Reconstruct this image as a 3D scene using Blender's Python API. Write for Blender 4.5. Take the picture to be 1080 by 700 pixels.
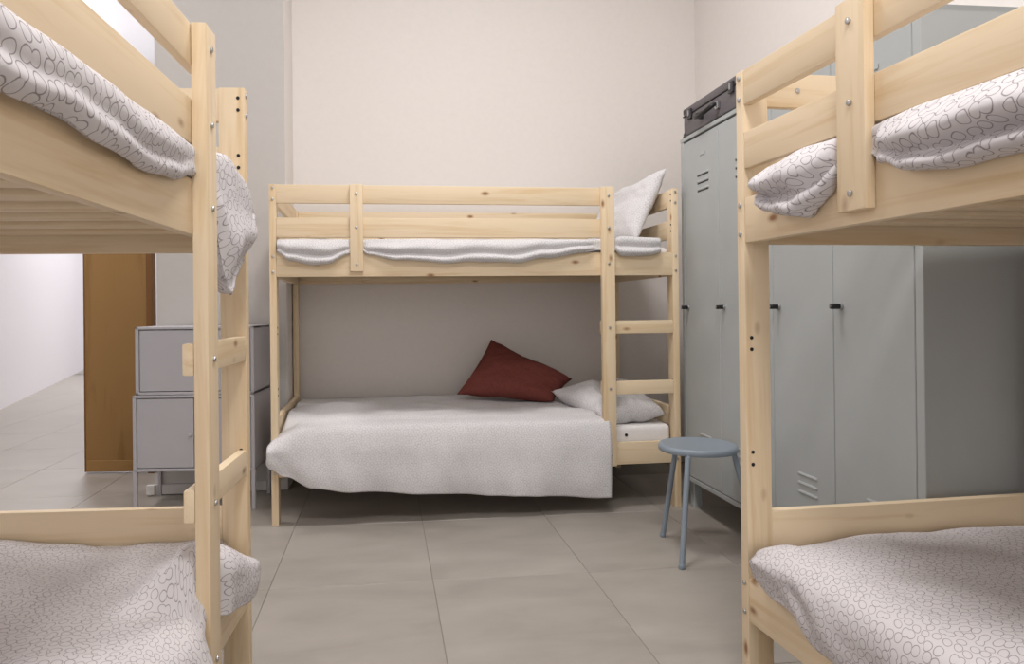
import bpy, bmesh, math, random
from mathutils import Matrix, Vector, noise
random.seed(7)
SC = bpy.context.scene
COL = SC.collection
for o in list(bpy.data.objects): bpy.data.objects.remove(o)

# ------------------------------------------------------------------ camera
FPX, YAW, PITCH, ROLL, SX, SY, ZC = 733.37, 6.37, 0.19, -0.6, -51.73, -26.84, 1.0355
def cam_axes():
    a = math.radians(YAW)
    F = Vector((math.sin(a), math.cos(a), 0)); R = Vector((math.cos(a), -math.sin(a), 0)); U = Vector((0, 0, 1))
    t = math.radians(PITCH); F, U = F*math.cos(t)+U*math.sin(t), U*math.cos(t)-F*math.sin(t)
    t = math.radians(ROLL); R, U = R*math.cos(t)+U*math.sin(t), U*math.cos(t)-R*math.sin(t)
    return R, U, F
cd = bpy.data.cameras.new('camera'); cam = bpy.data.objects.new('camera', cd); COL.objects.link(cam)
R_, U_, F_ = cam_axes()
m = Matrix.Identity(4)
for i in range(3):
    m[i][0] = R_[i]; m[i][1] = U_[i]; m[i][2] = -F_[i]
m[2][3] = ZC
cam.matrix_world = m
cd.sensor_width = 36; cd.lens = FPX/1080*36; cd.shift_x = -SX/1080; cd.shift_y = SY/1080
cd.clip_start = 0.02; cd.clip_end = 60
SC.camera = cam

# ------------------------------------------------------------------ light and exposure
w = bpy.data.worlds.new('world'); SC.world = w; w.use_nodes = True
w.node_tree.nodes['Background'].inputs[0].default_value = (0.9, 0.95, 1.0, 1)
w.node_tree.nodes['Background'].inputs[1].default_value = 0.6
SC.view_settings.view_transform = 'Standard'; SC.view_settings.look = 'None'
SC.view_settings.gamma = 1; SC.view_settings.use_curve_mapping = False
SC.view_settings.exposure = -0.10
def area(name, loc, rot, sx, sy, power, col):
    l = bpy.data.lights.new(name, 'AREA'); l.shape = 'RECTANGLE'; l.size = sx; l.size_y = sy
    l.energy = power; l.color = col
    o = bpy.data.objects.new(name, l); COL.objects.link(o); o.location = loc; o.rotation_euler = rot
    return o
area('rear_fill_light', (0.2, -2.40, 1.75), (math.radians(90), 0, 0), 2.9, 1.9, 40, (0.98, 0.98, 1.0))  # added soft fill from behind the camera, set just inside the unseen window
area('ceiling_light_room', (0.45, 2.35, 3.80), (0, 0, 0), 0.6, 0.6, 50, (1.0, 0.98, 0.97))
area('ceiling_light_entry', (0.30, 0.10, 3.80), (0, 0, 0), 0.6, 0.6, 62, (1.0, 0.98, 0.97))
area('ceiling_light_corridor', (-3.7, 10.8, 5.30), (0, 0, 0), 1.2, 3.0, 250, (0.97, 0.97, 1.0))
area('passage_fill_light', (-2.2, 4.0, 3.80), (0, 0, 0), 0.6, 0.6, 40, (1.0, 0.97, 0.95))  # added fill to brighten the cabinets and grey wall, source unseen

# ------------------------------------------------------------------ materials
def newmat(name, rough=0.6, base=(.8, .8, .8), metal=0.0, spec=0.5):
    mt = bpy.data.materials.new(name); mt.use_nodes = True
    b = mt.node_tree.nodes['Principled BSDF']
    b.inputs['Base Color'].default_value = (*base, 1); b.inputs['Roughness'].default_value = rough
    b.inputs['Metallic'].default_value = metal; b.inputs['Specular IOR Level'].default_value = spec
    return mt, mt.node_tree, b
def node(nt, t, **kw):
    n = nt.nodes.new(t)
    for k, v in kw.items():
        if k.startswith('i_'):
            key = k[2:].replace('_', ' ')
            n.inputs[key].default_value = v
        else: setattr(n, k, v)
    return n
def ramp(nt, stops):
    n = nt.nodes.new('ShaderNodeValToRGB'); e = n.color_ramp.elements
    while len(e) < len(stops): e.new(0.5)
    for q, (p, c) in zip(e, stops): q.position = p; q.color = (*c, 1) if len(c) == 3 else c
    return n
def srgb(r, g, b):
    f = lambda c: c/12.92 if c <= .04045 else ((c+.055)/1.055)**2.4
    return tuple(f(x/255) for x in (r, g, b))

def mat_pine(name, light, mid, dark, knots=True, fine=26.0):
    mt, nt, b = newmat(name, 0.48, spec=0.35)
    tc = node(nt, 'ShaderNodeTexCoord'); oi = node(nt, 'ShaderNodeObjectInfo')
    off = node(nt, 'ShaderNodeVectorMath', operation='SCALE'); off.inputs[0].default_value = (13.1, 7.7, 5.3)
    nt.links.new(oi.outputs['Random'], off.inputs['Scale'])
    add = node(nt, 'ShaderNodeVectorMath', operation='ADD')
    nt.links.new(tc.outputs['Object'], add.inputs[0]); nt.links.new(off.outputs[0], add.inputs[1])
    mp = node(nt, 'ShaderNodeMapping'); mp.inputs['Scale'].default_value = (1.3, fine, fine)
    nt.links.new(add.outputs[0], mp.inputs[0])
    n1 = node(nt, 'ShaderNodeTexNoise', i_Scale=1.0, i_Detail=4.0, i_Roughness=0.6, i_Distortion=0.6)
    nt.links.new(mp.outputs[0], n1.inputs['Vector'])
    r1 = ramp(nt, [(0.30, mid), (0.50, light), (0.72, light), (0.85, mid)])
    nt.links.new(n1.outputs['Fac'], r1.inputs[0])
    # wide cathedral figure
    mp2 = node(nt, 'ShaderNodeMapping'); mp2.inputs['Scale'].default_value = (0.9, 9, 9)
    nt.links.new(add.outputs[0], mp2.inputs[0])
    n2 = node(nt, 'ShaderNodeTexNoise', i_Scale=1.0, i_Detail=2.0, i_Distortion=1.2)
    nt.links.new(mp2.outputs[0], n2.inputs['Vector'])
    mm = node(nt, 'ShaderNodeMath', operation='MULTIPLY'); mm.inputs[1].default_value = 9.0
    nt.links.new(n2.outputs['Fac'], mm.inputs[0])
    ss = node(nt, 'ShaderNodeMath', operation='SINE'); nt.links.new(mm.outputs[0], ss.inputs[0])
    r2 = ramp(nt, [(0.55, (0, 0, 0)), (1.0, (.6, .6, .6))]); nt.links.new(ss.outputs[0], r2.inputs[0])
    mx = node(nt, 'ShaderNodeMix', data_type='RGBA'); nt.links.new(r2.outputs[0], mx.inputs[0])
    nt.links.new(r1.outputs[0], mx.inputs[6]); mx.inputs[7].default_value = (*mid, 1)
    out = mx.outputs[2]
    if knots:
        mp3 = node(nt, 'ShaderNodeMapping'); mp3.inputs['Scale'].default_value = (7.0, 14, 14)
        nt.links.new(add.outputs[0], mp3.inputs[0])
        vo = node(nt, 'ShaderNodeTexVoronoi', i_Scale=1.0, i_Randomness=1.0); nt.links.new(mp3.outputs[0], vo.inputs['Vector'])
        sep = node(nt, 'ShaderNodeSeparateColor'); nt.links.new(vo.outputs['Color'], sep.inputs[0])
        rr = ramp(nt, [(0.06, (1, 1, 1)), (0.13, (.35, .35, .35)), (0.20, (0, 0, 0))]); nt.links.new(vo.outputs['Distance'], rr.inputs[0])
        gt = node(nt, 'ShaderNodeMath', operation='GREATER_THAN'); gt.inputs[1].default_value = 0.70
        nt.links.new(sep.outputs[0], gt.inputs[0])
        ml = node(nt, 'ShaderNodeMath', operation='MULTIPLY'); nt.links.new(rr.outputs[0], ml.inputs[0]); nt.links.new(gt.outputs[0], ml.inputs[1])
        mk = node(nt, 'ShaderNodeMix', data_type='RGBA'); nt.links.new(ml.outputs[0], mk.inputs[0])
        nt.links.new(out, mk.inputs[6]); mk.inputs[7].default_value = (*dark, 1); out = mk.outputs[2]
    nt.links.new(out, b.inputs['Base Color'])
    return mt
M = {}
M['pine'] = mat_pine('pine', srgb(230, 209, 177), srgb(216, 188, 147), srgb(150, 106, 68))
M['door_wood'] = mat_pine('door_wood', srgb(150, 114, 66), srgb(132, 97, 52), srgb(90, 60, 30), knots=False, fine=12)
M['door_edge'] = mat_pine('door_edge', srgb(120, 82, 40), srgb(100, 66, 30), srgb(80, 50, 20), knots=False)

def mat_fabric(name, base, ring, cell=0.030, strength=1.0):
    mt, nt, b = newmat(name, 0.9, spec=0.15)
    uv = node(nt, 'ShaderNodeUVMap')
    nz = node(nt, 'ShaderNodeTexNoise', i_Scale=26.0, i_Detail=1.0); nt.links.new(uv.outputs[0], nz.inputs['Vector'])
    sb = node(nt, 'ShaderNodeVectorMath', operation='SUBTRACT'); sb.inputs[1].default_value = (.5, .5, .5)
    nt.links.new(nz.outputs['Color'], sb.inputs[0])
    sc = node(nt, 'ShaderNodeVectorMath', operation='SCALE'); sc.inputs['Scale'].default_value = cell*.5
    nt.links.new(sb.outputs[0], sc.inputs[0])
    ad = node(nt, 'ShaderNodeVectorMath', operation='ADD'); nt.links.new(uv.outputs[0], ad.inputs[0]); nt.links.new(sc.outputs[0], ad.inputs[1])
    vo = node(nt, 'ShaderNodeTexVoronoi', voronoi_dimensions='2D', i_Scale=1/cell, i_Randomness=0.5)
    nt.links.new(ad.outputs[0], vo.inputs['Vector'])
    g = lambda v: (v, v, v)
    rr = ramp(nt, [(0.355, g(0)), (0.395, g(strength)), (0.415, g(strength)), (0.455, g(0))])
    nt.links.new(vo.outputs['Distance'], rr.inputs[0])
    mx = node(nt, 'ShaderNodeMix', data_type='RGBA'); nt.links.new(rr.outputs[0], mx.inputs[0])
    mx.inputs[6].default_value = (*base, 1); mx.inputs[7].default_value = (*ring, 1)
    nt.links.new(mx.outputs[2], b.inputs['Base Color'])
    bn = node(nt, 'ShaderNodeTexNoise', i_Scale=60.0, i_Detail=3.0); nt.links.new(uv.outputs[0], bn.inputs['Vector'])
    bp = node(nt, 'ShaderNodeBump', i_Strength=0.25, i_Distance=0.004); nt.links.new(bn.outputs['Fac'], bp.inputs['Height'])
    nt.links.new(bp.outputs[0], b.inputs['Normal'])
    return mt
M['circles'] = mat_fabric('circle_print_cotton', srgb(212, 208, 210), srgb(142, 134, 137), 0.0265)
M['circles_small'] = mat_fabric('circle_print_cotton_small', srgb(208, 203, 204), srgb(144, 135, 138), 0.021)
M['circles_soft'] = mat_fabric('circle_print_cotton_soft', srgb(220, 218, 219), srgb(180, 175, 176), 0.018)
def mat_plain(name, base, rough=0.8, metal=0.0, bump=0.0, scale=60.0, var=0.0, spec=0.4, coord='Object'):
    mt, nt, b = newmat(name, rough, base, metal, spec)
    tc = node(nt, 'ShaderNodeTexCoord')
    nz = node(nt, 'ShaderNodeTexNoise', i_Scale=scale, i_Detail=4.0); nt.links.new(tc.outputs[coord], nz.inputs['Vector'])
    if bump:
        bp = node(nt, 'ShaderNodeBump', i_Strength=bump, i_Distance=0.003); nt.links.new(nz.outputs['Fac'], bp.inputs['Height'])
        nt.links.new(bp.outputs[0], b.inputs['Normal'])
    lo = tuple(max(0, c*(1-var)) for c in base); hi = tuple(min(1, c*(1+var)) for c in base)
    rr = ramp(nt, [(0.3, lo), (0.7, hi)]); nt.links.new(nz.outputs['Fac'], rr.inputs[0])
    nt.links.new(rr.outputs[0], b.inputs['Base Color'])
    return mt
M['white_cloth'] = mat_plain('white_cotton', srgb(232, 228, 226), .9, bump=.3, scale=40, var=.02, spec=.15)
M['red_cloth'] = mat_plain('rust_red_cotton', srgb(116, 64, 58), .92, bump=.4, scale=70, var=.10, spec=.1)
M['wall'] = mat_plain('white_wall_paint', srgb(232, 226, 221), .85, bump=.05, scale=30, var=.012, spec=.2)
M['wall_cool'] = mat_plain('cool_white_wall_paint', srgb(240, 238, 242), .85, bump=.05, scale=30, var=.01, spec=.2)
M['wall_grey'] = mat_plain('grey_wall_tone', srgb(198, 194, 190), .85, bump=.05, scale=30, var=.012, spec=.2)
M['ceiling'] = mat_plain('ceiling_paint', srgb(240, 238, 235), .9, scale=20, var=.01)
M['skirting'] = mat_plain('skirting_paint', srgb(205, 202, 200), .5, scale=20, var=.01)
M['locker'] = mat_plain('grey_locker_enamel', srgb(170, 174, 174), .42, scale=5, var=.03, spec=.45)
M['cabinet'] = mat_plain('grey_cabinet_enamel', srgb(176, 174, 178), .45, scale=5, var=.02, spec=.45)
M['stool'] = mat_plain('blue_grey_enamel', srgb(134, 145, 156), .4, scale=6, var=.03, spec=.45)
M['black'] = mat_plain('black_plastic', srgb(28, 28, 29), .4, scale=20, var=.1)
M['dark_gap'] = mat_plain('dark_shadow_gap', srgb(38, 38, 39), .8, scale=20, var=.1)
M['chrome'] = mat_plain('zinc_metal', (.50, .50, .50), .28, metal=1.0, scale=60, var=.1)
M['case'] = mat_plain('dark_grey_case', srgb(98, 93, 96), .5, bump=.15, scale=120, var=.12)
M['case_trim'] = mat_plain('dark_case_trim', srgb(52, 50, 53), .4, scale=60, var=.1)
M['grout'] = mat_plain('grout', srgb(146, 139, 131), .9, scale=50, var=.05)
M['outlet'] = mat_plain('white_plastic', srgb(238, 236, 234), .4, scale=20, var=.01)
M['lamp_shell'] = mat_plain('lamp_shell', srgb(235, 235, 235), .4, scale=20, var=.01)
def mat_tile():
    mt, nt, b = newmat('floor_tile', .42, spec=.45)
    tc = node(nt, 'ShaderNodeTexCoord'); oi = node(nt, 'ShaderNodeObjectInfo')
    off = node(nt, 'ShaderNodeVectorMath', operation='SCALE'); off.inputs[0].default_value = (31, 17, 9)
    nt.links.new(oi.outputs['Random'], off.inputs['Scale'])
    ad = node(nt, 'ShaderNodeVectorMath', operation='ADD'); nt.links.new(tc.outputs['Object'], ad.inputs[0]); nt.links.new(off.outputs[0], ad.inputs[1])
    mp = node(nt, 'ShaderNodeMapping'); mp.inputs['Scale'].default_value = (1.4, 3.2, 1); nt.links.new(ad.outputs[0], mp.inputs[0])
    n1 = node(nt, 'ShaderNodeTexNoise', i_Scale=1.6, i_Detail=6.0, i_Roughness=.6, i_Distortion=.4); nt.links.new(mp.outputs[0], n1.inputs['Vector'])
    r1 = ramp(nt, [(0.25, srgb(149, 142, 134)), (0.5, srgb(162, 155, 147)), (0.75, srgb(172, 165, 157))]); nt.links.new(n1.outputs['Fac'], r1.inputs[0])
    nt.links.new(r1.outputs[0], b.inputs['Base Color'])
    r2 = ramp(nt, [(0.3, (.36,)*3), (0.7, (.5,)*3)]); nt.links.new(n1.outputs['Fac'], r2.inputs[0])
    nt.links.new(r2.outputs[0], b.inputs['Roughness'])
    return mt
M['tile'] = mat_tile()
def mat_emit(name, col, s):
    mt, nt, b = newmat(name, .6, col)
    b.inputs['Emission Color'].default_value = (*col, 1); b.inputs['Emission Strength'].default_value = s
    return mt
M['lamp'] = mat_emit('lamp_diffuser', (1, .97, .92), 6.0)
def mat_glass():
    mt, nt, b = newmat('window_glass', .02, (1, 1, 1)); b.inputs['Transmission Weight'].default_value = 1.0
    b.inputs['IOR'].default_value = 1.45
    return mt
M['glass'] = mat_glass()

# ------------------------------------------------------------------ helpers
def link(name, me, mat=None, parent=None):
    o = bpy.data.objects.new(name, me); COL.objects.link(o)
    if mat and me is not None and not me.materials: me.materials.append(M[mat])
    if parent: o.parent = parent
    return o
def tag(o, label, cat, group=None):
    o['label'] = label; o['category'] = cat
    if group: o['group'] = group
    return o
def thing(name, label, cat, loc=(0, 0, 0), rz=0.0, group=None):
    o = bpy.data.objects.new(name, None); COL.objects.link(o); o.location = loc; o.rotation_euler = (0, 0, rz)
    o.empty_display_size = 0.1
    return tag(o, label, cat, group)
def smooth(me, angle=40):
    for p in me.polygons: p.use_smooth = True
    try: me.set_sharp_from_angle(angle=math.radians(angle))
    except Exception: pass
_cache = {}
def box_mesh(sx, sy, sz, bev=0.0, mat=None, seg=1):
    key = (round(sx, 4), round(sy, 4), round(sz, 4), bev, mat, seg)
    if key in _cache: return _cache[key]
    bm = bmesh.new(); bmesh.ops.create_cube(bm, size=1.0)
    bmesh.ops.scale(bm, vec=(sx, sy, sz), verts=bm.verts)
    if bev: bmesh.ops.bevel(bm, geom=bm.edges[:], offset=bev, segments=seg, profile=.6, affect='EDGES')
    me = bpy.data.meshes.new('box'); bm.to_mesh(me); bm.free()
    if mat: me.materials.append(M[mat])
    if bev: smooth(me, 35)
    _cache[key] = me
    return me
def box(name, x0, x1, y0, y1, z0, z1, mat, parent=None, bev=0.003, seg=1):
    o = link(name, box_mesh(abs(x1-x0), abs(y1-y0), abs(z1-z0), bev, mat, seg), None, parent)
    o.location = ((x0+x1)/2, (y0+y1)/2, (z0+z1)/2)
    return o
def board(name, x0, x1, y0, y1, z0, z1, parent, mat='pine', bev=0.0035):
    d = (x1-x0, y1-y0, z1-z0); k = d.index(max(d))
    if k == 0: me = box_mesh(d[0], d[1], d[2], bev, mat, 2); rot = (0, 0, 0)
    elif k == 1: me = box_mesh(d[1], d[0], d[2], bev, mat, 2); rot = (0, 0, math.pi/2)
    else: me = box_mesh(d[2], d[1], d[0], bev, mat, 2); rot = (0, -math.pi/2, 0)
    o = link(name, me, None, parent); o.location = ((x0+x1)/2, (y0+y1)/2, (z0+z1)/2); o.rotation_euler = rot
    return o
def cyl_mesh(r, h, n=12, mat=None, bev=0.0):
    key = ('c', r, h, n, mat, bev)
    if key in _cache: return _cache[key]
    bm = bmesh.new(); bmesh.ops.create_cone(bm, cap_ends=True, segments=n, radius1=r, radius2=r, depth=h)
    if bev:
        es = [e for e in bm.edges if len(e.link_faces) == 2 and abs(e.calc_face_angle(0)) > 1.0]
        bmesh.ops.bevel(bm, geom=es, offset=bev, segments=2, profile=.5, affect='EDGES')
    me = bpy.data.meshes.new('cyl'); bm.to_mesh(me); bm.free(); smooth(me, 35)
    if mat: me.materials.append(M[mat])
    _cache[key] = me
    return me
def tube_mesh(pts, r, n=10, mat=None, caps=True):
    pts = [Vector(p) for p in pts]; bm = bmesh.new(); rings = []
    up = Vector((0, 0, 1))
    for i, p in enumerate(pts):
        d = (pts[min(i+1, len(pts)-1)]-pts[max(i-1, 0)]).normalized()
        ref = up if abs(d.z) < .9 else Vector((1, 0, 0))
        a = d.cross(ref).normalized(); b = d.cross(a).normalized()
        rr = r[i] if isinstance(r, (list, tuple)) else r
        rings.append([bm.verts.new(p+a*rr*math.cos(2*math.pi*k/n)+b*rr*math.sin(2*math.pi*k/n)) for k in range(n)])
    for i in range(len(pts)-1):
        for k in range(n): bm.faces.new((rings[i][k], rings[i][(k+1) % n], rings[i+1][(k+1) % n], rings[i+1][k]))
    if caps: bm.faces.new(rings[0][::-1]); bm.faces.new(rings[-1])
    bmesh.ops.recalc_face_normals(bm, faces=bm.faces)
    me = bpy.data.meshes.new('tube'); bm.to_mesh(me); bm.free(); smooth(me, 50)
    if mat: me.materials.append(M[mat])
    return me
def structure(o): o['kind'] = 'structure'; return o
def prism_wall(name, x0, y0, x1, y1, z0, z1, thick, mat):
    """wall along a floor line, thickness to the right-hand side of the direction"""
    d = Vector((x1-x0, y1-y0, 0)); L = d.length; d.normalize(); n = Vector((d.y, -d.x, 0))
    o = link(name, box_mesh(L, thick, z1-z0, 0, mat), None)
    o.location = (Vector((x0, y0, 0))+d*L/2+n*thick/2)+Vector((0, 0, (z0+z1)/2))
    o.rotation_euler = (0, 0, math.atan2(d.y, d.x))
    return structure(o)
def nz(x, y, z=0.0): return noise.noise(Vector((x, y, z)))
def lerp_tab(tab, x):
    if x <= tab[0][0]: return tab[0][1]
    for (a, va), (b, vb) in zip(tab, tab[1:]):
        if x <= b:
            t = (x-a)/(b-a); t = t*t*(3-2*t)
            return va+(vb-va)*t
    return tab[-1][1]

# ------------------------------------------------------------------ the room
CEIL = 5.60
BW, RW = 4.45, 2.08           # back wall y, right wall x
XB0, XB1, YB = -1.29, -0.566, 4.11   # the grey projecting wall piece behind the cabinets
fl = structure(link('floor', box_mesh(9.0, 18.5, 0.10, 0, 'grout'))); fl.location = (-2.4, 6.2, -0.053)
tile_me = box_mesh(0.6075, 0.7475, 0.012, 0.0012, 'tile')
TX, TY = 0.61, 0.75
for i in range(-9, 4):
    for j in range(-6, 13):
        x = 0.17+TX*(i+.5); y = 2.655+TY*(j+.5)
        if x > RW-.1+TX or x < -6.3: continue
        if y > BW and x > -0.6: continue
        t = link('tile', tile_me, None, fl); t.location = (x+2.4, y-6.2, 0.053-0.006); 
s = link('paving_far', box_mesh(6.2, 3.2, 0.012, 0, 'tile'), None, fl); s.location = (-3.4+2.4, 13.9-6.2, .053-.006); s['kind'] = 'stuff'
prism_wall('wall_back', XB1-.05, BW, RW, BW, 0, CEIL, -0.12, 'wall')
prism_wall('wall_right', RW, BW, RW, -2.5, 0, CEIL, -0.12, 'wall')
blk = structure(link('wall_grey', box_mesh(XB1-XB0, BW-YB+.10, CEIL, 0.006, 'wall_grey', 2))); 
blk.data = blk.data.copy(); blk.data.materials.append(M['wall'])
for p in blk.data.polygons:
    if p.normal.x > .5: p.material_index = 1  # side towards the bunks switched to white, other faces stay grey
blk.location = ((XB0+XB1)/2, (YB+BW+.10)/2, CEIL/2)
# oblique long wall of the corridor on the left
P0, P1 = Vector((-4.14, 8.01)), Vector((-5.453, 13.303)); dd = (P1-P0).normalized()
A = P0-dd*10.9; B = P0+dd*7.0
prism_wall('wall_left', A.x, A.y, B.x, B.y, 0, CEIL, -0.15, 'wall_cool')
prism_wall('wall_corridor_end', -6.8, 14.8, -0.6, 14.8, 0, CEIL, -0.1, 'wall_cool')
prism_wall('wall_corridor_right', -0.72, 14.8, -0.72, BW+.10, 0, CEIL, -0.1, 'wall')
ce = structure(link('ceiling', box_mesh(9.2, 17.6, 0.10, 0, 'ceiling'))); ce.location = (-2.3, 6.2, CEIL+.05)
# rear wall with an added window, unseen behind the camera, framing the fill light
for nm, x0, x1, z0, z1 in (('wall_rear', -1.75, -1.3, 0, CEIL), ('wall_rear', 1.7, RW, 0, CEIL), ('wall_rear', -1.3, 1.7, 0, .75), ('wall_rear', -1.3, 1.7, 2.75, CEIL)):
    structure(box(nm, x0, x1, -2.62, -2.5, z0, z1, 'wall', None, 0))
win = structure(thing('fill_window_1', 'added unseen window', 'window', (0.2, -2.56, 0.75))); del win['label']; del win['category']
for x in (-1.5, -.5, .5, 1.5): box('fill_window_frame', x-.03, x+.03, -.04, .04, 0, 2.0, 'outlet', win, .004)
for z in (0.03, 1.97): box('fill_window_frame', -1.5, 1.5, -.04, .04, z-.03, z+.03, 'outlet', win, .004)
for x in (-1, 0, 1): box('pane', x-.47, x+.47, -.004, .004, .06, 1.94, 'glass', win, 0)
# skirting along the grey wall
structure(box('baseboard_grey', XB0-.045, XB1+.0, YB-.014, YB-.001, .004, .062, 'skirting', None, .003))
structure(box('baseboard_back', XB1+.005, RW, BW-.014, BW-.001, .004, .062, 'skirting', None, .003))
# brown wooden door leaf standing in the passage
dr = structure(bpy.data.objects.new('door_1', None)); COL.objects.link(dr); dr.location = (-1.71, 4.72, 0.0); dr.rotation_euler = (0, 0, math.radians(-6))
board('door_leaf', -.215, .185, -.02, .02, .01, 2.15, dr, 'door_wood', .003)
box('kick_rail', -.205, .175, -.026, -.02, .014, .085, 'door_wood', dr, .002)
board('edge_strip', -.222, -.215, -.022, .022, .01, 2.15, dr, 'door_edge', .001)
board('door_stop', .185, .225, -.03, .03, .0, 2.17, dr, 'door_edge', .003)

# ------------------------------------------------------------------ bunk beds
BL, BB, BH = 2.06, 0.97, 1.646
PT, PW = 0.033, 0.070          # post: narrow face, wide face
bolt_me = None
def bolt(parent, u, v, z, facing='front'):
    o = link('bolt', cyl_mesh(.0065, .006, 12, 'chrome', .0015), None, parent)
    o.location = (u, v, z); o.rotation_euler = (math.pi/2, 0, 0) if facing == 'front' else (0, math.pi/2, 0)
def hole(parent, u, v, z):
    o = link('bolt_hole', cyl_mesh(.0048, .002, 10, 'dark_gap'), None, parent)
    o.location = (u, v, z); o.rotation_euler = (0, math.pi/2, 0)
def make_bed(loc, rz, label, sup=(.385, .448), lad=(1.636, 1.702), low=0.0, endz=.502):
    t = thing('bunk_bed', label, 'bunk bed', loc, rz, 'pine bunk beds')
    # corner posts
    for u0 in (0, BL-PT):
        for v0 in (0, BB-PW):
            board('post', u0, u0+PT, v0, v0+PW, 0, BH, t)
    # long guard rails, front ones stop behind the ladder post
    for z0, z1 in ((1.555, BH-.001), (1.390, 1.485)):
        board('guard_rail', PT, lad[1]-.002, 0.002, .024, z0, z1, t)
        board('guard_rail', PT, BL-PT, BB-.024, BB-.002, z0, z1, t)
        board('end_rail', .004, .027, PW, BB-PW, z0, z1, t)
        board('end_rail', BL-.027, BL-.004, PW, BB-PW, z0, z1, t)
    # long sides and ends of both bunks
    board('upper_side', PT, BL-PT, .002, .028, 1.198, 1.316, t)
    board('upper_side', PT, BL-PT, BB-.028, BB-.002, 1.198, 1.316, t)
    board('upper_end', .004, .030, PW, BB-PW, 1.196, 1.300, t)
    board('upper_end', BL-.030, BL-.004, PW, BB-PW, 1.196, 1.300, t)
    board('lower_side', PT, BL-PT, .002, .028, .232-low, .345-low, t)
    board('lower_side', PT, BL-PT, BB-.028, BB-.002, .232-low, .345-low, t)
    for u0, u1 in ((.004, .030), (BL-.030, BL-.004)):
        board('lower_end', u0, u1, PW, BB-PW, endz-.098, endz, t)
        board('lower_end', u0, u1, PW, BB-PW, .232-low, .330-low, t)
    # ledger strips and slats
    for v0 in (.030, BB-.055):
        board('slat_ledger', PT+.01, BL-PT-.01, v0, v0+.025, 1.215, 1.240, t)
        board('slat_ledger', PT+.01, BL-PT-.01, v0, v0+.025, .245-low, .270-low, t)
    for k in range(14):
        u = .075+k*(BL-.22)/13
        board('slat', u, u+.068, .031, BB-.031, 1.240, 1.255, t)
        board('slat', u, u+.068, .031, BB-.031, .270-low, .285-low, t)
    # upright in front of the rails and ladder
    board('rail_upright', sup[0], sup[1], -.022, .0015, 1.222, BH, t)
    board('rail_upright', sup[0], sup[1], BB-.0015, BB+.022, 1.222, BH, t)
    board('rail_upright', BL-.448, BL-.385, BB-.0015, BB+.022, 1.222, BH, t)
    board('ladder_post', lad[0], lad[1], -.030, .0015, .232-low, BH, t)
    for z0, z1 in ((.900, .967), (.590, .658)):
        board('rung', lad[0]+.002, BL-PT, .002, .026, z0, z1, t)
    # visible screws
    for u in (PT/2, BL-PT/2):
        for z in (1.628, 1.573, 1.297, 1.222, .327-low, .252-low): bolt(t, u, -.001, z)
    for z in (1.60, 1.437, 1.257): bolt(t, (sup[0]+sup[1])/2, -.0235, z)
    for z in (1.60, 1.437, 1.257, .933, .624, .288-low): bolt(t, lad[0]+.036, -.0315, z)
    for z in (1.617, 1.584, 1.460, 1.427, .953, .923, .657, .625): 
        hole(t, PT+.0006, .017, z); hole(t, BL-PT-.0006, .017, z)
    bolt(t, .028, .16, 1.50 if False else 1.60, 'side')
    return t
def rz_root(deg): return math.radians(deg)
BEDS = {}
BEDS['m'] = ((-.552, 3.4235, 0), math.radians(.54))
BEDS['l'] = ((-.4861, -.0735, 0), math.radians(86.92))
BEDS['r'] = ((.9231, 1.7393, 0), math.radians(-87.47))
make_bed(*BEDS['m'], 'pine bunk bed against the back wall, standing across the room', endz=.515, lad=(1.642, 1.709))
make_bed(*BEDS['l'], 'pine bunk bed on the left in front of the grey cabinets', lad=(1.592, 1.664))
make_bed(*BEDS['r'], 'pine bunk bed on the right in front of the grey lockers', sup=(.412, .492), low=.012)

# ------------------------------------------------------------------ bedding
def sheet(name, nu, nb, func, mat, bed, thick=.008, sub=0):
    """grid surface in bed coordinates; UVs measured in metres along the cloth"""
    P = [[Vector(func(i/(nu-1), j/(nb-1))) for j in range(nb)] for i in range(nu)]
    verts = [p for row in P for p in row]
    faces = [(i*nb+j, (i+1)*nb+j, (i+1)*nb+j+1, i*nb+j+1) for i in range(nu-1) for j in range(nb-1)]
    me = bpy.data.meshes.new(name); me.from_pydata(verts, [], faces)
    uvl = me.uv_layers.new(name='UVMap')
    S = []
    for i in range(nu):
        s = 0; row = [0]
        for j in range(1, nb): s += (P[i][j]-P[i][j-1]).length; row.append(s)
        S.append(row)
    for p in me.polygons:
        for li in p.loop_indices:
            vi = me.loops[li].vertex_index; i, j = divmod(vi, nb)
            uvl.data[li].uv = (P[i][nb//3].x, S[i][j])
    for p in me.polygons: p.use_smooth = True
    o = link(name, me, mat)
    o.location = BEDS[bed][0]; o.rotation_euler = (0, 0, BEDS[bed][1])
    if thick:
        md = o.modifiers.new('thickness', 'SOLIDIFY'); md.thickness = thick; md.offset = -1
    return o
def poly_eval(pts, b):
    """smooth (Catmull-Rom) point on a polyline with equal parameter spans"""
    n = len(pts)-1; x = b*n; k = min(int(x), n-1); t = x-k
    g = lambda i: pts[max(0, min(n, i))]
    p0, p1, p2, p3 = g(k-1), g(k), g(k+1), g(k+2)
    return tuple(.5*((2*b1)+(-a+c)*t+(2*a-5*b1+4*c-d)*t*t+(-a+3*b1-3*c+d)*t**3) for a, b1, c, d in zip(p0, p1, p2, p3))

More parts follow.
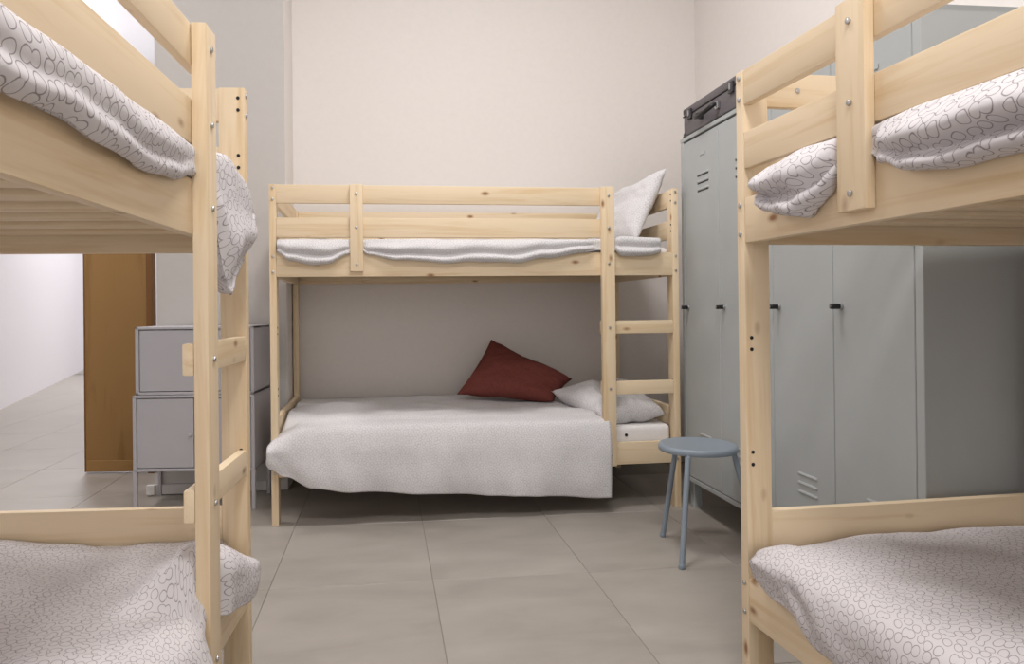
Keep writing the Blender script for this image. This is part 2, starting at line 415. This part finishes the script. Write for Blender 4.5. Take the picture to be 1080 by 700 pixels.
def upper_duvet(bed, u0, u1, prot, zbot, ztop, seed, mat, label, famp=.38):
    def f(a, b):
        u = u0+(u1-u0)*a
        P = lerp_tab(prot, u); zb = lerp_tab(zbot, u); zt = lerp_tab(ztop, u)
        wob = .35+.65*min(1, P/.04)
        pts = [(.925, 1.340), (.90, 1.362), (.60, 1.378), (.25, 1.380), (.06, 1.378), (.02, min(zt, 1.382)), (-.55*P, zt-.004),
               (-P, zt*.55+zb*.45), (-.92*P, zt*.25+zb*.75), (-.62*P-.002, zb+.004), (-.30*P-.004, zb), (-.006, zb+.014)]
        v, z = poly_eval(pts, b)
        if b > .45 and P > .004:
            k = min(1, (b-.45)/.2)
            fold = famp*P*math.sin(b*36+nz(u*2.6, seed)*2.6+u*2)*k+.5*famp*P*nz(u*9, b*5, seed)*k
            v += fold*(v < -.004)
            z += .010*wob*nz(u*8, b*3, seed+5)*k
            if v > -.0045 and z < 1.318: v = -.0045
        elif b <= .45:
            z += .012*nz(u*4, v*5, seed)
        return (u+.004*nz(u*12, b*6, seed+2), v, z)
    o = sheet('duvet', 170, 84, f, mat, bed, .005)
    return tag(o, label, 'duvet')
# back-wall bed: cloth squeezed out under the rail on both sides of the upright
upper_duvet('m', .04, 1.955,
    [(.045, .012), (.10, .04), (.25, .040), (.37, .016), (.385, .0), (.448, .0), (.47, .016), (.62, .036), (1.25, .038), (1.55, .024), (1.63, .0), (1.71, .0), (1.74, .026), (1.90, .03), (1.955, .02)],
    [(.045, 1.312), (.10, 1.275), (.18, 1.258), (.28, 1.268), (.38, 1.312), (.385, 1.324), (.448, 1.324), (.47, 1.308), (.62, 1.282), (.9, 1.268), (1.20, 1.268), (1.35, 1.285), (1.55, 1.316), (1.63, 1.326), (1.71, 1.326), (1.75, 1.300), (1.90, 1.302), (1.955, 1.312)],
    [(.04, 1.375), (1.60, 1.378), (1.70, 1.385), (1.75, 1.395), (1.955, 1.385)], 1.3, 'circles_soft', 'pale printed duvet squeezed under the guard rail of the bunk at the back wall')
upper_duvet('r', .152, 2.02,
    [(.152, .034), (.18, .05), (.30, .055), (.38, .028), (.405, .0), (.50, .0), (.53, .016), (.62, .042), (.80, .05), (1.2, .045), (1.6, .02), (1.63, 0), (1.71, 0), (1.74, .02), (2.02, .02)],
    [(.152, 1.290), (.175, 1.272), (.20, 1.258), (.25, 1.243), (.31, 1.228), (.335, 1.250), (.37, 1.272), (.405, 1.322), (.495, 1.324), (.52, 1.306), (.60, 1.278), (.72, 1.262), (.85, 1.262), (1.5, 1.28), (1.62, 1.325), (1.71, 1.325), (1.75, 1.30), (2.02, 1.30)],
    [(.152, 1.358), (.18, 1.366), (.30, 1.378), (.45, 1.38), (2.02, 1.380)], 4.7, 'circles', 'circle-printed duvet hanging out under the rail of the right-hand top bunk')
upper_duvet('l', .04, 2.02,
    [(.04, .02), (.2, .03), (.38, .0), (.45, .0), (.6, .03), (1.0, .032), (1.4, .026), (1.56, .010), (1.585, .0), (1.66, .0), (1.68, .03), (1.76, .05), (1.90, .05), (1.99, .03), (2.02, .02)],
    [(.04, 1.30), (.38, 1.324), (.45, 1.324), (.6, 1.295), (.9, 1.288), (1.25, 1.282), (1.45, 1.296), (1.56, 1.316), (1.585, 1.326), (1.655, 1.326), (1.668, 1.25), (1.69, 1.185), (1.715, 1.115), (1.75, 1.080), (1.79, 1.125), (1.86, 1.155), (1.94, 1.205), (1.985, 1.27), (2.02, 1.29)],
    [(.04, 1.38), (1.58, 1.378), (1.66, 1.382), (1.74, 1.392), (1.86, 1.372), (1.97, 1.330), (2.02, 1.31)], 8.1, 'circles', 'circle-printed duvet with a corner trailing down from the left-hand top bunk', famp=.16)

def lower_duvet(bed, uin, uout, ztop, hem, seed, mat, label, prot=.045, vback=.93, extra=None, amp=1.0):
    """uin: (u0,u1) on the mattress, uout: (u0,u1) at the hem; ztop(u,v) height; hem(u) height of the lower edge"""
    def f(a, b):
        k = min(1, max(0, (b-.52)/.2)); k = k*k*(3-2*k)
        u0 = uin[0]+(uout[0]-uin[0])*k; u1 = uin[1]+(uout[1]-uin[1])*k
        u = u0+(u1-u0)*a
        zf = ztop(u, .03); zh = hem(u)
        p = prot(u) if callable(prot) else prot
        if b < .55:
            v = vback+(.05-vback)*(b/.55); z = ztop(u, v)
            z += amp*(.016*nz(u*3, v*4, seed)+.009*nz(u*8, v*8, seed+3))
        else:
            q = (b-.55)/.45
            pts = [(.05, zf), (.01, zf-.006), (-.6*p, zf-.025), (-p, zf*.72+zh*.28-.01), (-p*1.06, zf*.45+zh*.55), (-p*1.05, zf*.2+zh*.8), (-p*.85, zh)]
            v, z = poly_eval(pts, q)
            v += amp*q*(.022*nz(u*4.5+q*1.2, q*1.2, seed+7)+.010*nz(u*11-q*2, q*2, seed+9))
            z += amp*q*.005*nz(u*7, seed, 3.3)
            if z < .36: v = min(v, -.008)
        if extra: u, v, z = extra(u, v, z, a, b)
        return (u, v, z)
    o = sheet('duvet', 130, 70, f, mat, bed, .006)
    return tag(o, label, 'duvet')
HEM_M = [(-.03, .335), (.004, .285), (.07, .245), (.20, .192), (.38, .164), (.74, .140), (1.20, .110), (1.67, .078)]
def zt_m(u, v):
    return .487+.004*math.sin(u*3)-.012*max(0, (.15-v)/.15)**2-.075*max(0, min(1, (.13-u)/.13))*max(0, (.3-v)/.3)
lower_duvet('m', (.045, 1.630), (-.012, 1.672), zt_m, lambda u: lerp_tab(HEM_M, u), 2.2, 'circles_soft',
    'pale printed duvet hanging low over the front of the bottom bunk at the back wall', prot=.055)
HEM_R = [(.04, .37), (.08, .352), (.15, .335), (.24, .335), (.36, .295), (.5, .26), (.8, .22), (2.0, .22)]
def zt_r(u, v):
    e = max(0, 1-max(0, u-.045)/.16)
    return .462-.05*e**2.2-.018*max(0, min(1, (v-.15)/.8))-.015*max(0, (.2-v)/.2)**2
lower_duvet('r', (.042, 2.02), (.092, 2.02), zt_r, lambda u: lerp_tab(HEM_R, u), 6.4, 'circles_small',
    'circle-printed duvet on the right-hand bottom bunk', prot=lambda u: .022+.02*min(1, u/.5), amp=1.2)
HEM_L = [(.04, .25), (1.2, .22), (1.50, .19), (1.57, .30), (1.60, .36), (1.66, .365), (1.70, .355), (1.80, .340), (1.90, .365), (1.96, .40), (2.02, .42)]
def zt_l(u, v):
    bump = lerp_tab([(1.55, 0), (1.66, .11), (1.74, .10), (1.84, .055), (1.92, 0)], u)*max(0, min(1, (.18-v)/.15))
    return .420+.03*math.sin(u*2.2+v*3)*.4+bump-.02*max(0, (.12-v)/.12)**2
def pr_l(u):
    return lerp_tab([(.04, .04), (1.50, .05), (1.585, .006), (1.668, .006), (1.70, .045), (1.84, .055), (1.93, .035), (2.02, .012)], u)
lower_duvet('l', (.042, 2.015), (.042, 1.925), zt_l, lambda u: lerp_tab(HEM_L, u), 9.9, 'circles_small',
    'circle-printed duvet bunched past the ladder of the left-hand bottom bunk', prot=pr_l, amp=1.2)

def mattress(bed, z0, z1, label, low=0.0):
    me = box_mesh(1.985, .895, z1-z0, .03, 'white_cloth', 4)
    o = link('mattress', me); a = BEDS[bed][1]; L = BEDS[bed][0]
    c = Vector((1.03, .485, (z0+z1)/2)); c.rotate(Matrix.Rotation(a, 3, 'Z'))
    o.location = Vector(L)+c; o.rotation_euler = (0, 0, a)
    return tag(o, label, 'mattress')
mattress('m', 1.256, 1.345, 'white mattress in the top bunk at the back wall')
mm_ = mattress('m', .286, .425, 'white mattress in the bottom bunk at the back wall, bare below the pillow')
mattress('r', 1.256, 1.345, 'white mattress in the right-hand top bunk')
mattress('r', .274, .395, 'white mattress in the right-hand bottom bunk')
mattress('l', 1.256, 1.345, 'white mattress in the left-hand top bunk')
mattress('l', .286, .392, 'white mattress in the left-hand bottom bunk')
bt = link('button', cyl_mesh(.008, .006, 12, 'black', .001), None, mm_); bt.location = (.752, -.449, .02); bt.rotation_euler = (math.pi/2, 0, 0)

def pillow(name, corners, thick, mat, label, bed, n=34, seed=0.0, pinch=.10, wr=1.0):
    """corners: bl, br, tr, tl in bed coordinates"""
    bl, br, tr, tl = [Vector(c) for c in corners]
    nrm = (br-bl).cross(tl-bl).normalized()
    bm = bmesh.new(); uvd = {}
    W = ((br-bl).length+(tr-tl).length)/2; Hh = ((tl-bl).length+(tr-br).length)/2
    lay = {}
    def pos(s, t, side):
        x, y = 2*s-1, 2*t-1
        # edges bow inwards so the corners stand out
        xs = x*(1-pinch*(1-y*y)); ys = y*(1-pinch*(1-x*x))
        ss, tt = (xs+1)/2, (ys+1)/2
        p = bl*(1-ss)*(1-tt)+br*ss*(1-tt)+tr*ss*tt+tl*(1-ss)*tt
        h = max(0, (1-x**4))**.62*max(0, (1-y**4))**.62
        rr = wr*(.018*nz(s*4, t*4, seed)+.007*nz(s*13, t*13, seed+4*side))*min(1, h*2.5)
        return p+nrm*side*(thick/2*h)+nrm*rr
    for side in (1, -1):
        for i in range(n+1):
            for j in range(n+1):
                edge = i in (0, n) or j in (0, n)
                k = (i, j, 0 if edge else side)
                if k not in lay: lay[k] = bm.verts.new(pos(i/n, j/n, side)); uvd[lay[k]] = (i/n*W, j/n*Hh)
    for side in (1, -1):
        for i in range(n):
            for j in range(n):
                q = []
                for (a, b) in ((i, j), (i+1, j), (i+1, j+1), (i, j+1)):
                    edge = a in (0, n) or b in (0, n); q.append(lay[(a, b, 0 if edge else side)])
                if side < 0: q.reverse()
                fc = bm.faces.new(q); fc.smooth = True
    ul = bm.loops.layers.uv.new('UVMap')
    for fc in bm.faces:
        for lp in fc.loops: lp[ul].uv = uvd[lp.vert]
    me = bpy.data.meshes.new(name); bm.to_mesh(me); bm.free()
    o = link(name, me, mat); o.location = BEDS[bed][0]; o.rotation_euler = (0, 0, BEDS[bed][1])
    return tag(o, label, 'pillow')
pillow('pillow', [(1.80, .80, 1.395), (1.878, .10, 1.395), (2.050, .10, 1.775), (1.96, .78, 1.72)], .12, 'circles_soft',
       'pale pillow propped upright at the end of the top bunk at the back wall', 'm', seed=1.1, pinch=.06)
pillow('pillow', [(1.650, .03, .455), (2.005, .05, .475), (1.99, .58, .590), (1.50, .50, .555)], .15, 'circles_soft',
       'pale printed pillow lying in the bottom bunk behind the ladder', 'm', seed=3.1, pinch=.05)
pillow('cushion', [(.968, .62, .535), (1.505, .46, .500), (1.675, .66, .605), (1.205, .80, .845)], .15, 'red_cloth',
       'rust-red cushion leaning on the wall in the bottom bunk', 'm', seed=5.3, pinch=.05)['category'] = 'cushion'

# ------------------------------------------------------------------ lockers along the right wall
def make_locker(y0, y1, label):
    XF, XBk = 1.54, 2.045
    t = thing('locker', label, 'locker', (XF, y0, 0), 0, 'grey metal lockers'); W = y1-y0-.004; D = XBk-XF
    # open-fronted carcass of sheet metal
    z0, z1 = .144, 1.905
    box('side_panel', .002, D, 0, .032, z0, z1, 'locker', t, .002); box('side_panel', .002, D, W-.032, W, z0, z1, 'locker', t, .002)
    box('top_panel', .0, D, .0, W, z1-.020, z1, 'locker', t, .002); box('bottom_panel', .0, D, .0, W, z0, z0+.022, 'locker', t, .002)
    box('back_panel', D-.004, D, .03, W-.03, z0+.02, z1-.02, 'locker', t, .001)
    box('divider', .03, D-.01, W/2-.004, W/2+.004, z0+.02, z1-.02, 'dark_gap', t, .001)
    for x in (.05, D-.05):
        for y in (.035, W-.035): box('foot', x-.022, x+.022, y-.022, y+.022, 0, z0+.002, 'locker', t, .002)
    for k in range(2):
        a = .0345+k*(W/2-.033); b = a+(W/2-.036)
        d = box('door', .002, .018, a, b, z0+.026, z1-.030, 'locker', t, .0022)
        cx, cy, cz = d.location
        # small grey name holder and louvres (far edge of the door has larger y)
        for zz in (1.685, 1.648, 1.610, .405, .371, .338):
            yy = a+.155; 
            slit = zz < 1 or link('vent_slit', box_mesh(.002, .116, .006, 0, 'dark_gap'), None, d)
            if zz > 1: slit.location = (-.0098+.0018, yy-cy, zz-cz-.008)
            lo = link('louvre', tube_mesh([(0, -.06, 0), (0, -.056, 0), (0, .056, 0), (0, .06, 0)], [.002, .008, .008, .002], 8, 'locker') if 'louvre' not in _cache else _cache['louvre'], None, d)
            _cache['louvre'] = lo.data
            lo.location = (-.008, yy-cy, zz-cz); lo.scale = (.7, 1, .8)
        hl = link('name_holder', box_mesh(.002, .05, .016, .0006, 'locker'), None, d); hl.location = (-.010, a+.16-cy, 1.782-cz)
        # lock: chrome rosette with a black turning knob
        yk = b-.042
        ro = link('lock', cyl_mesh(.013, .010, 18, 'chrome', .002), None, d); ro.location = (-.012, yk-cy, 1.030-cz); ro.rotation_euler = (0, math.pi/2, 0)
        bm = bmesh.new(); bmesh.ops.create_cube(bm, size=1); bmesh.ops.scale(bm, vec=(.034, .022, .019), verts=bm.verts)
        bmesh.ops.bevel(bm, geom=bm.edges[:], offset=.006, segments=3, profile=.5, affect='EDGES')
        me = bpy.data.meshes.new('knob'); bm.to_mesh(me); bm.free(); smooth(me, 50)
        kn = link('knob', me, 'black', d); kn.location = (-.030, yk-cy, 1.031-cz)
        rg = link('knob_ring', cyl_mesh(.0045, .003, 12, 'chrome'), None, d); rg.location = (-.0478, yk-cy, 1.031-cz); rg.rotation_euler = (0, math.pi/2, 0)
    return t
make_locker(2.665, 3.485, 'grey two-door metal locker with the dark case on top, beside the back bunk bed')
make_locker(1.845, 2.665, 'grey two-door metal locker behind the right-hand bunk bed')

# ------------------------------------------------------------------ dark case on the locker
cs = thing('carrying_case', 'dark grey carrying case with curved handle, on top of the locker', 'case', (1.560, 3.482, 1.906), math.radians(-90))
# local x runs along the case front (towards the camera), local -y is the front face
CLn, CDp, CHt = .60, .34, .158
box('body', 0, CLn, 0, CDp, .004, .116, 'case', cs, .010, 3)
box('lid', -.001, CLn+.001, -.001, CDp+.001, .119, CHt, 'case', cs, .010, 3)
box('rim', -.003, CLn+.003, -.004, CDp+.004, .114, .122, 'case_trim', cs, .002)
box('rim', -.003, CLn+.003, -.004, CDp+.004, .008, .018, 'case_trim', cs, .002)
for x in (.085, .515):
    lt = box('latch', x-.020, x+.020, -.012, 0, .086, .138, 'case_trim', cs, .003)
    h2 = link('latch_hook', box_mesh(.012, .006, .03, .002, 'chrome')); h2.parent = lt; h2.location = (0, -.007, .004)
hp = []
for k in range(15):
    a = math.pi*k/14; hp.append((.30-.085*math.cos(a), -.012-.045*math.sin(a)**.7, .078-.034*math.sin(a)))
hd = link('handle', tube_mesh(hp, [.006]+[.011]*13+[.006], 10, 'black'), None, cs)
for x in (.215, .385):
    q = box('handle_mount', x-.014, x+.014, -.016, 0, .052, .088, 'chrome' if x > .3 else 'case_trim', cs, .003)
for x in (0.0, CLn):
    for y in (0, CDp): 
        for z in (.02, .142): link('corner_cap', box_mesh(.03, .03, .03, .008, 'case_trim', 2), None, cs).location = (x+(.012 if x == 0 else -.012), y+(.012 if y == 0 else -.012), z)

# ------------------------------------------------------------------ stool
st = thing('stool', 'blue-grey metal stool with a round seat, in front of the lockers', 'stool', (1.325, 2.855, 0), 0)
bm = bmesh.new(); prof = [(0, .446), (.140, .446), (.154, .4475), (.160, .444), (.163, .437), (.163, .424), (.160, .420), (.156, .423), (.154, .434), (0, .434)]
n = 48; rings = []
for r, z in prof:
    rings.append([bm.verts.new((r*math.cos(2*math.pi*k/n), r*math.sin(2*math.pi*k/n), z)) for k in range(n)] if r else [bm.verts.new((0, 0, z))])
for a, b in zip(rings, rings[1:]):
    for k in range(n):
        q = [a[k % len(a)], a[(k+1) % len(a)], b[(k+1) % len(b)], b[k % len(b)]]; u = []
        [u.append(x) for x in q if x not in u]
        if len(u) > 2: bm.faces.new(u)
bmesh.ops.recalc_face_normals(bm, faces=bm.faces)
me = bpy.data.meshes.new('seat'); bm.to_mesh(me); bm.free(); smooth(me, 40); link('seat', me, 'stool', st)
for fx, fy in ((-.173, -.220), (-.094, .161), (.228, -.090)):
    top = Vector((fx*.50, fy*.50, .430)); bend = Vector((fx*.585, fy*.585, .418)); ft = Vector((fx, fy, .004))
    pts = [Vector((0, 0, .429)), top*.9+Vector((0, 0, .042)), top, (top+bend)/2+Vector((fx*.02, fy*.02, .002)), bend, bend.lerp(ft, .08), ft]
    lg = link('leg', tube_mesh(pts, .0115, 12, 'stool'), None, st)
    tp = link('foot_cap', cyl_mesh(.0130, .018, 14, 'stool', .002), None, lg); tp.location = (fx, fy, .010)

# ------------------------------------------------------------------ grey cabinets by the grey wall
def make_cabinet(x0, x1, z0, z1, label, legs, loc, rz):
    t = thing('cabinet', label, 'cabinet', loc, rz, 'grey metal cabinets')
    D = .33; f = .018
    box('side_panel', x0, x0+f, 0, D, z0, z1, 'cabinet', t, .002); box('side_panel', x1-f, x1, 0, D, z0, z1, 'cabinet', t, .002)
    box('top_panel', x0, x1, 0, D, z1-f*.8, z1, 'cabinet', t, .002); box('bottom_panel', x0, x1, 0, D, z0, z0+f*.8, 'cabinet', t, .002)
    box('back_panel', x0+f, x1-f, D-.006, D, z0+f, z1-f, 'cabinet', t, .001)
    box('inner_shelf', x0+f, x1-f, .02, D-.01, (z0+z1)/2-.006, (z0+z1)/2+.006, 'dark_gap', t, .001)
    mid = (x0+x1)/2
    for a, b, s in ((x0+f+.003, mid-.002, 1), (mid+.002, x1-f-.003, -1)):
        d = box('door', a, b, .004, .020, z0+f*.8+.004, z1-f*.8-.004, 'cabinet', t, .002)
        kb = link('knob', cyl_mesh(.008, .016, 14, 'cabinet', .002), None, d)
        kb.location = ((b-a)/2*s*.90, -.016, -.01); kb.rotation_euler = (math.pi/2, 0, 0)
    if legs:
        for x in (x0+.009, x1-.009):
            for y in (.010, D-.012): box('leg', x-.010, x+.010, y-.010, y+.010, 0, z0+.001, 'cabinet', t, .002)
    return t
CL = (-1.312, 3.785, 0); CR = math.radians(-5)
make_cabinet(0, .630, .205, .602, 'lower grey metal cabinet on legs by the grey wall', True, CL, CR)
make_cabinet(.016, .630, .604, .958, 'upper grey metal cabinet stacked on the legged one', False, CL, CR)
ou = box('wall_socket', XB0-.055, XB0-.010, YB-.030, YB-.008, .006, .064, 'outlet', None, .004); tag(ou, 'small white block low on the wall under the grey cabinet', 'socket')

# ------------------------------------------------------------------ ceiling lamps (above the frame; the passage one is added fill)
for x, y, zl, sx, sy, lb in ((.45, 2.35, 3.82, .6, .6, 'square ceiling lamp over the bunks'), (.30, .10, 3.82, .6, .6, 'square ceiling lamp above the near ends of the side bunks'), (-3.7, 10.8, 5.32, 1.2, 3.0, 'long ceiling lamp in the corridor'), (-2.2, 4.0, 3.82, .6, .6, 'added fill lamp over the passage')):
    t = thing('ceiling_lamp', lb, 'lamp', (x, y, zl))
    box('housing', -sx/2-.03, sx/2+.03, -sy/2-.03, sy/2+.03, .0, .078, 'lamp_shell', t, .006)
    link('cord', cyl_mesh(.006, CEIL-zl-.078, 8, 'outlet'), None, t).location = (0, 0, .078+(CEIL-zl-.078)/2)
